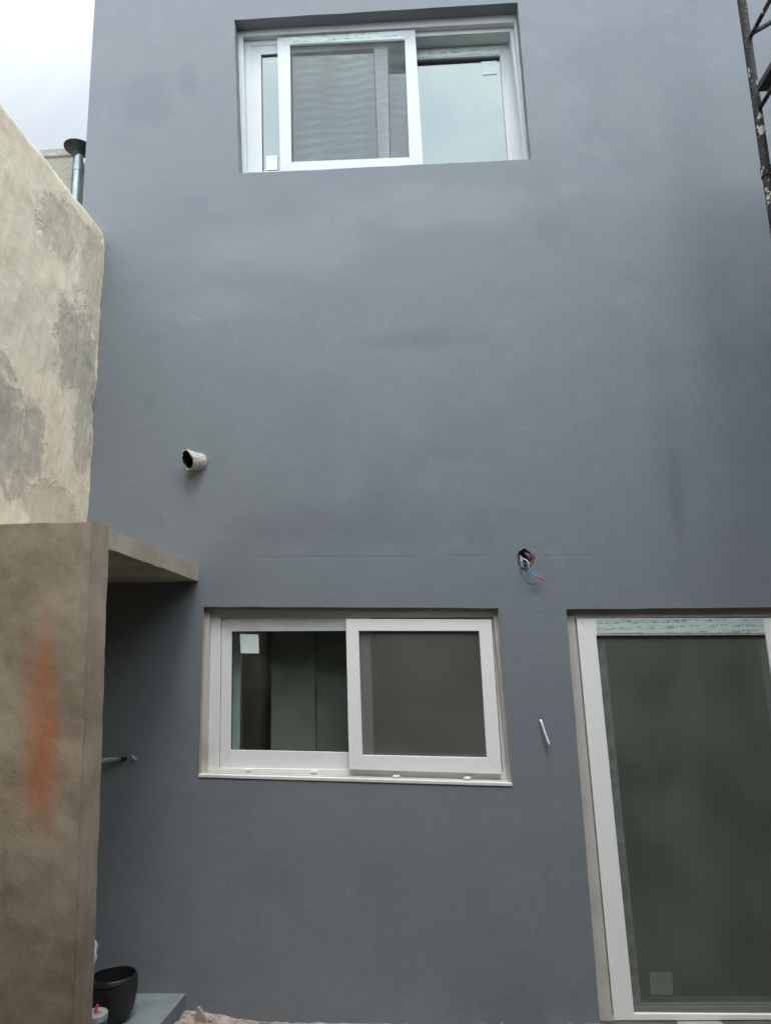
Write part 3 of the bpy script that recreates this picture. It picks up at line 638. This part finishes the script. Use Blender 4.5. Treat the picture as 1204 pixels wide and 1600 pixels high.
# ------------------------------------------------------------------ cement enclosure with its canopy
en = thing('cement_enclosure', 'raw cement utility enclosure with orange sprayed mark and flat slab roof', 'enclosure', (-1.68, -.7, -.05))
X0 = -1.978
rough_slab('front_wall', [(X0, -1.25, -.1), (-1.349, -1.25, -.1), (-1.334, -1.125, -.1), (X0, -1.125, -.1), (X0, -1.25, 2.428), (-1.386, -1.25, 2.422), (-1.376, -1.125, 2.420), (X0, -1.125, 2.424)], M['cement'], en, 8, .04, .0024, 9, 1)
rough_slab('render_coat', [(X0, -1.2585, -.1), (-1.358, -1.2585, -.1), (-1.358, -1.249, -.1), (X0, -1.249, -.1), (X0, -1.2585, 2.424), (-1.396, -1.2585, 2.419), (-1.396, -1.249, 2.419), (X0, -1.249, 2.424)], M['cement'], en, 8, .035, .0032, 13, 3)
rough_slab('roof_slab', [(X0, -1.128, 2.325), (-1.372, -1.128, 2.323), (-1.3085, -.004, 2.297), (X0, -.004, 2.300), (X0, -1.128, 2.421), (-1.377, -1.128, 2.415), (-1.3035, -.004, 2.386), (X0, -.004, 2.392)], M['slab'], en, 8, .035, .0028, 9, 4)
# grey painted step inside it
st = rough_slab('step', [(-1.985, -1.12, -.1), (-1.400, -1.12, -.1), (-1.330, -.003, -.1), (-1.985, -.003, -.1), (-1.985, -1.12, .095), (-1.390, -1.12, .095), (-1.315, -.003, .095), (-1.985, -.003, .095)], M['step'], None, 8, .06, .0025, 6, 9)
tag(st, kind='structure')

# ------------------------------------------------------------------ things in the niche
pt = thing('black_pot', 'rounded open black plastic pot on the grey step', 'pot', (-1.592, -.30, .098))
bm = bmesh.new(); pc = (-1.592, -.30)
lathe(bm, [(.001, .098), (.062, .098), (.080, .106), (.096, .130), (.107, .170), (.1125, .215), (.1135, .255), (.111, .285), (.1065, .300), (.103, .304), (.100, .301), (.103, .285), (.105, .255), (.100, .190)], *pc, 56, .003)
link('body', bm, M['black_plastic'], pt, True)
bm = bmesh.new(); lathe(bm, [(.101, .215), (.085, .209), (.05, .213), (.001, .210)], *pc, 48, .004); link('dry_contents', bm, M['pot_dust'], pt, True)
tube('handle', curve([(-1.50, -.345, .292), (-1.545, -.405, .288), (-1.60, -.418, .284), (-1.655, -.40, .288)]), .0035, M['black_plastic'], pt, 8)

cn = thing('paint_can', 'small can with blue label and dusty lid before the black pot', 'can', (-1.575, -.55, .097))
cx, cy = -1.573, -.55
bm = bmesh.new(); lathe(bm, [(.001, .097), (.052, .097), (.054, .101), (.054, .205), (.054, .206)], cx, cy, 40); link('label', bm, M['label_blue'], cn, True)
bm = bmesh.new(); lathe(bm, [(.0545, .206), (.0555, .212), (.0555, .232), (.052, .236), (.049, .233), (.046, .229), (.001, .229)], cx, cy, 40); link('lid', bm, M['lid'], cn, True)
tube('spout', [(cx-.004, cy+.01, .229), (cx-.002, cy+.012, .248), (cx+.004, cy+.012, .262)], [.009, .008, .006], M['pink'], cn, 10)

def sack(name, label, pts, rad, mat, cat, seed):
    bm = bmesh.new(); seg = 40; rings = []
    for j, (x, y, z, r) in enumerate(pts):
        rg = []
        for k in range(seg):
            a = 2*math.pi*k/seg; q = Vector((math.cos(a)*2.2, math.sin(a)*2.2, z*10+seed)); e = 1+.22*noise.noise(q)+.12*noise.noise(q*2.7)
            rg.append(bm.verts.new((x+r*e*math.cos(a), y+r*e*math.sin(a)*.8, z+.012*noise.noise(q*1.7))))
        rings.append(rg)
    for a, b in zip(rings, rings[1:]):
        for k in range(seg): bm.faces.new((a[k], a[(k+1) % seg], b[(k+1) % seg], b[k]))
    bm.faces.new(rings[0]); bm.faces.new(rings[-1]); bmesh.ops.subdivide_edges(bm, edges=bm.edges[:], cuts=1, use_grid_fill=True)
    for v in bm.verts: v.co += .006*Vector((noise.noise(v.co*30), noise.noise(v.co*30+Vector((7, 0, 0))), noise.noise(v.co*30+Vector((0, 7, 0)))))
    return tag(link(name, bm, mat, None, True), label, cat)
pp = []
for z, x, r in ((.098, -1.74, .12), (.14, -1.735, .14), (.22, -1.735, .145), (.30, -1.74, .145), (.38, -1.745, .150), (.44, -1.73, .150), (.49, -1.715, .152), (.53, -1.705, .145), (.56, -1.712, .13), (.585, -1.72, .105), (.61, -1.735, .06), (.63, -1.745, .03)):
    pp.append((x, -.62, z, r))
sack('plastic_sack', 'white crumpled plastic sack half hidden behind the cement wall edge', pp, 0, M['white_plastic'], 'sack', 2)

# ------------------------------------------------------------------ scaffold on the right
sc = thing('scaffold', 'mortar splashed steel tube scaffold standing against right end of facade', 'scaffold', (2.6, -.9, -.05))
def frame(x):
    for y in (-.5, -1.35):
        tube('post', [(x, y, -.05), (x, y, 7.4)], .0245, M['steel'], sc, 18); box('base_plate', (x-.07, y-.07, -.052), (x+.07, y+.07, -.042), M['steel'], sc)
    for z in (1.0, 1.6, 2.4, 3.1, 3.6, 4.10, 4.86, 5.33, 5.88, 6.5):
        tube('rung', [(x+.004, -.5, z), (x+.004, -1.35, z)], .0125, M['steel'], sc, 12)
frame(2.035); frame(3.30)
for z in (4.46, 2.3, 6.4):
    bm = bmesh.new(); add_tube(bm, [(2.035, -.5, z-.03), (2.035, -.5, z+.03)], .031, 18); add_box(bm, (2.058, -.515, z-.02), (2.088, -.485, z+.02), .003); link('coupler', bm, M['steel'], sc, True)
tube('brace', [(2.062, -.47, 4.20), (3.295, -.47, 2.85)], .014, M['steel'], sc, 12); tube('brace', [(2.062, -.47, 5.40), (3.295, -.47, 6.1)], .014, M['steel'], sc, 12)
for k in range(3):
    y = -.545-.27*k; box('plank', (2.022, y-.255, 4.945), (3.5, y, 4.985), M['plank'], sc, .004)

# ------------------------------------------------------------------ rubble along the foot of the facade
def rubble():
    bm = bmesh.new(); random.seed(3)
    for _ in range(900):
        x = -1.32+abs(random.gauss(0, .75)) if random.random() < .8 else random.uniform(-1.3, .8)
        if x > .8: continue
        y = -.012-abs(random.gauss(0, .10)); s = random.uniform(.003, .011)*(1.8 if x < -1.0 and random.random() < .12 else 1)
        base = -.058+.062*math.exp(-((x+1.3)/.26)**2)*math.exp(-(y/.2)**2)+.010*math.exp(-((x+.8)/.55)**2)*math.exp(-(y/.1)**2)
        mt = Matrix.Translation((x, y, base+s*.2)) @ Matrix.Rotation(random.uniform(0, 6.3), 4, 'Z') @ Matrix.Rotation(random.uniform(-.6, .6), 4, 'X') @ Matrix.Diagonal((s*random.uniform(.7, 1.5), s*random.uniform(.6, 1.2), s*random.uniform(.3, .8), 1))
        r = bmesh.ops.create_icosphere(bm, subdivisions=1, radius=1, matrix=mt)
        for v in r['verts']: v.co += s*.35*Vector((noise.noise(v.co*70), noise.noise(v.co*70+Vector((3, 0, 0))), noise.noise(v.co*70+Vector((0, 3, 0)))))
    tag(link('rubble', bm, M['rubble']), 'loose pinkish plaster rubble along foot of grey wall', 'rubble', kind='stuff')
    # the sloping heap the pieces lie on
    bm = bmesh.new(); g = []; nx, ny = 120, 24
    for i in range(nx+1):
        row = []
        for j in range(ny+1):
            x = -1.325+2.2*i/nx; y = -.002-.6*j/ny
            z = -.062+.065*math.exp(-((x+1.3)/.26)**2)*math.exp(-(y/.2)**2)+.012*math.exp(-((x+.8)/.55)**2)*math.exp(-(y/.15)**2)+.004*math.exp(-(y/.1)**2)+.006*noise.noise(Vector((x*14, y*14, 0)))+.003*noise.noise(Vector((x*45, y*45, 0)))
            row.append(bm.verts.new((x, y, z)))
        g.append(row)
    for i in range(nx):
        for j in range(ny): bm.faces.new((g[i][j], g[i+1][j], g[i+1][j+1], g[i][j+1]))
    tag(link('plaster_dust', bm, M['rubble'], None, True), 'pinkish plaster dust banked against foot of grey wall', 'dust', kind='stuff')
rubble()
def shard(pos, size, rot, label):
    bm = bmesh.new(); n = 7; a = [bm.verts.new((size[0]*math.cos(2*math.pi*k/n)*random.uniform(.7, 1.1), size[1]*math.sin(2*math.pi*k/n)*random.uniform(.7, 1.1), 0)) for k in range(n)]
    b = [bm.verts.new(v.co*random.uniform(.85, .98)+Vector((0, 0, size[2]))) for v in a]
    bm.faces.new(a); bm.faces.new(b)
    for k in range(n): bm.faces.new((a[k], a[(k+1) % n], b[(k+1) % n], b[k]))
    bmesh.ops.transform(bm, matrix=Matrix.Translation(pos) @ Matrix.Rotation(rot[2], 4, 'Z') @ Matrix.Rotation(rot[0], 4, 'X') @ Matrix.Rotation(rot[1], 4, 'Y'), verts=bm.verts)
    return tag(link('plaster_shard', bm, M['rubble']), label, 'plaster shard', 'plaster shards by the step')
bm = bmesh.new(); add_prism(bm, [(-1.245, .0), (-1.232, .060), (-1.222, .064), (-1.190, .022), (-1.180, -.01)], -.085, -.068, .003)
tag(link('plaster_shard', bm, M['rubble']), 'pale pointed plaster shard standing upright on rubble beside the step', 'plaster shard', 'plaster shards by the step')
shard((-1.30, -.16, .0), (.035, .045, .012), (R(35), R(-20), 1.1), 'broken plaster shard leaning on the side of the grey step')
bm = bmesh.new(); add_box(bm, (-1.22, -.20, -.01), (-1.15, -.165, .02), .004); bmesh.ops.rotate(bm, verts=bm.verts, cent=(-1.18, -.18, 0), matrix=Matrix.Rotation(.2, 3, 'Z'))
tag(link('brick_fragment', bm, simple('red_brick', (.16, .06, .045), .9, .3, 40, .003)), 'small dark red brick fragment lying in the plaster rubble', 'brick')

# ------------------------------------------------------------------ the rest of the yard, seen only in the glass, and a roof added for its shade
ob = thing('opposite_building', 'plain rendered building closing the yard behind the viewer', 'building', (0, -9.2, -.05))
bm = bmesh.new(); add_box(bm, (-7, -9.5, -.1), (9, -5.6, 6.4), .02); link('wall', bm, M['opp'], ob)
box('parapet', (-7.05, -5.68, 6.403), (9.05, -5.5, 6.52), M['far_band'], ob)
gl_ = thing('added_shade_roof', 'unseen columned gallery of the building opposite the grey facade', 'shade_roof', (0, -5.2, -.05))  # unseen roof on columns, added to darken the lower facade
box('roof_slab', (-1.93, -5.59, 3.40), (3.59, -2.92, 3.60), M['slab'], gl_, .01)
for gx in (-1.75, 3.4): box('column', (gx-.12, -3.3, -.1), (gx+.12, -3.06, 3.395), M['slab'], gl_, .008)
box('bounce_absorber', (-1.92, -5.58, 3.604), (3.58, -2.94, 3.62), M['plank'], gl_)  # dark sheet added on top to cut bounce light on the upper soffit
rw = thing('yard_wall', 'plain rendered yard wall on right beyond the scaffold', 'wall', (3.7, -5, -.05))
box('rendered_face', (3.60, -5.58, -.1), (3.80, -.02, 5.2), M['opp'], rw, .01)
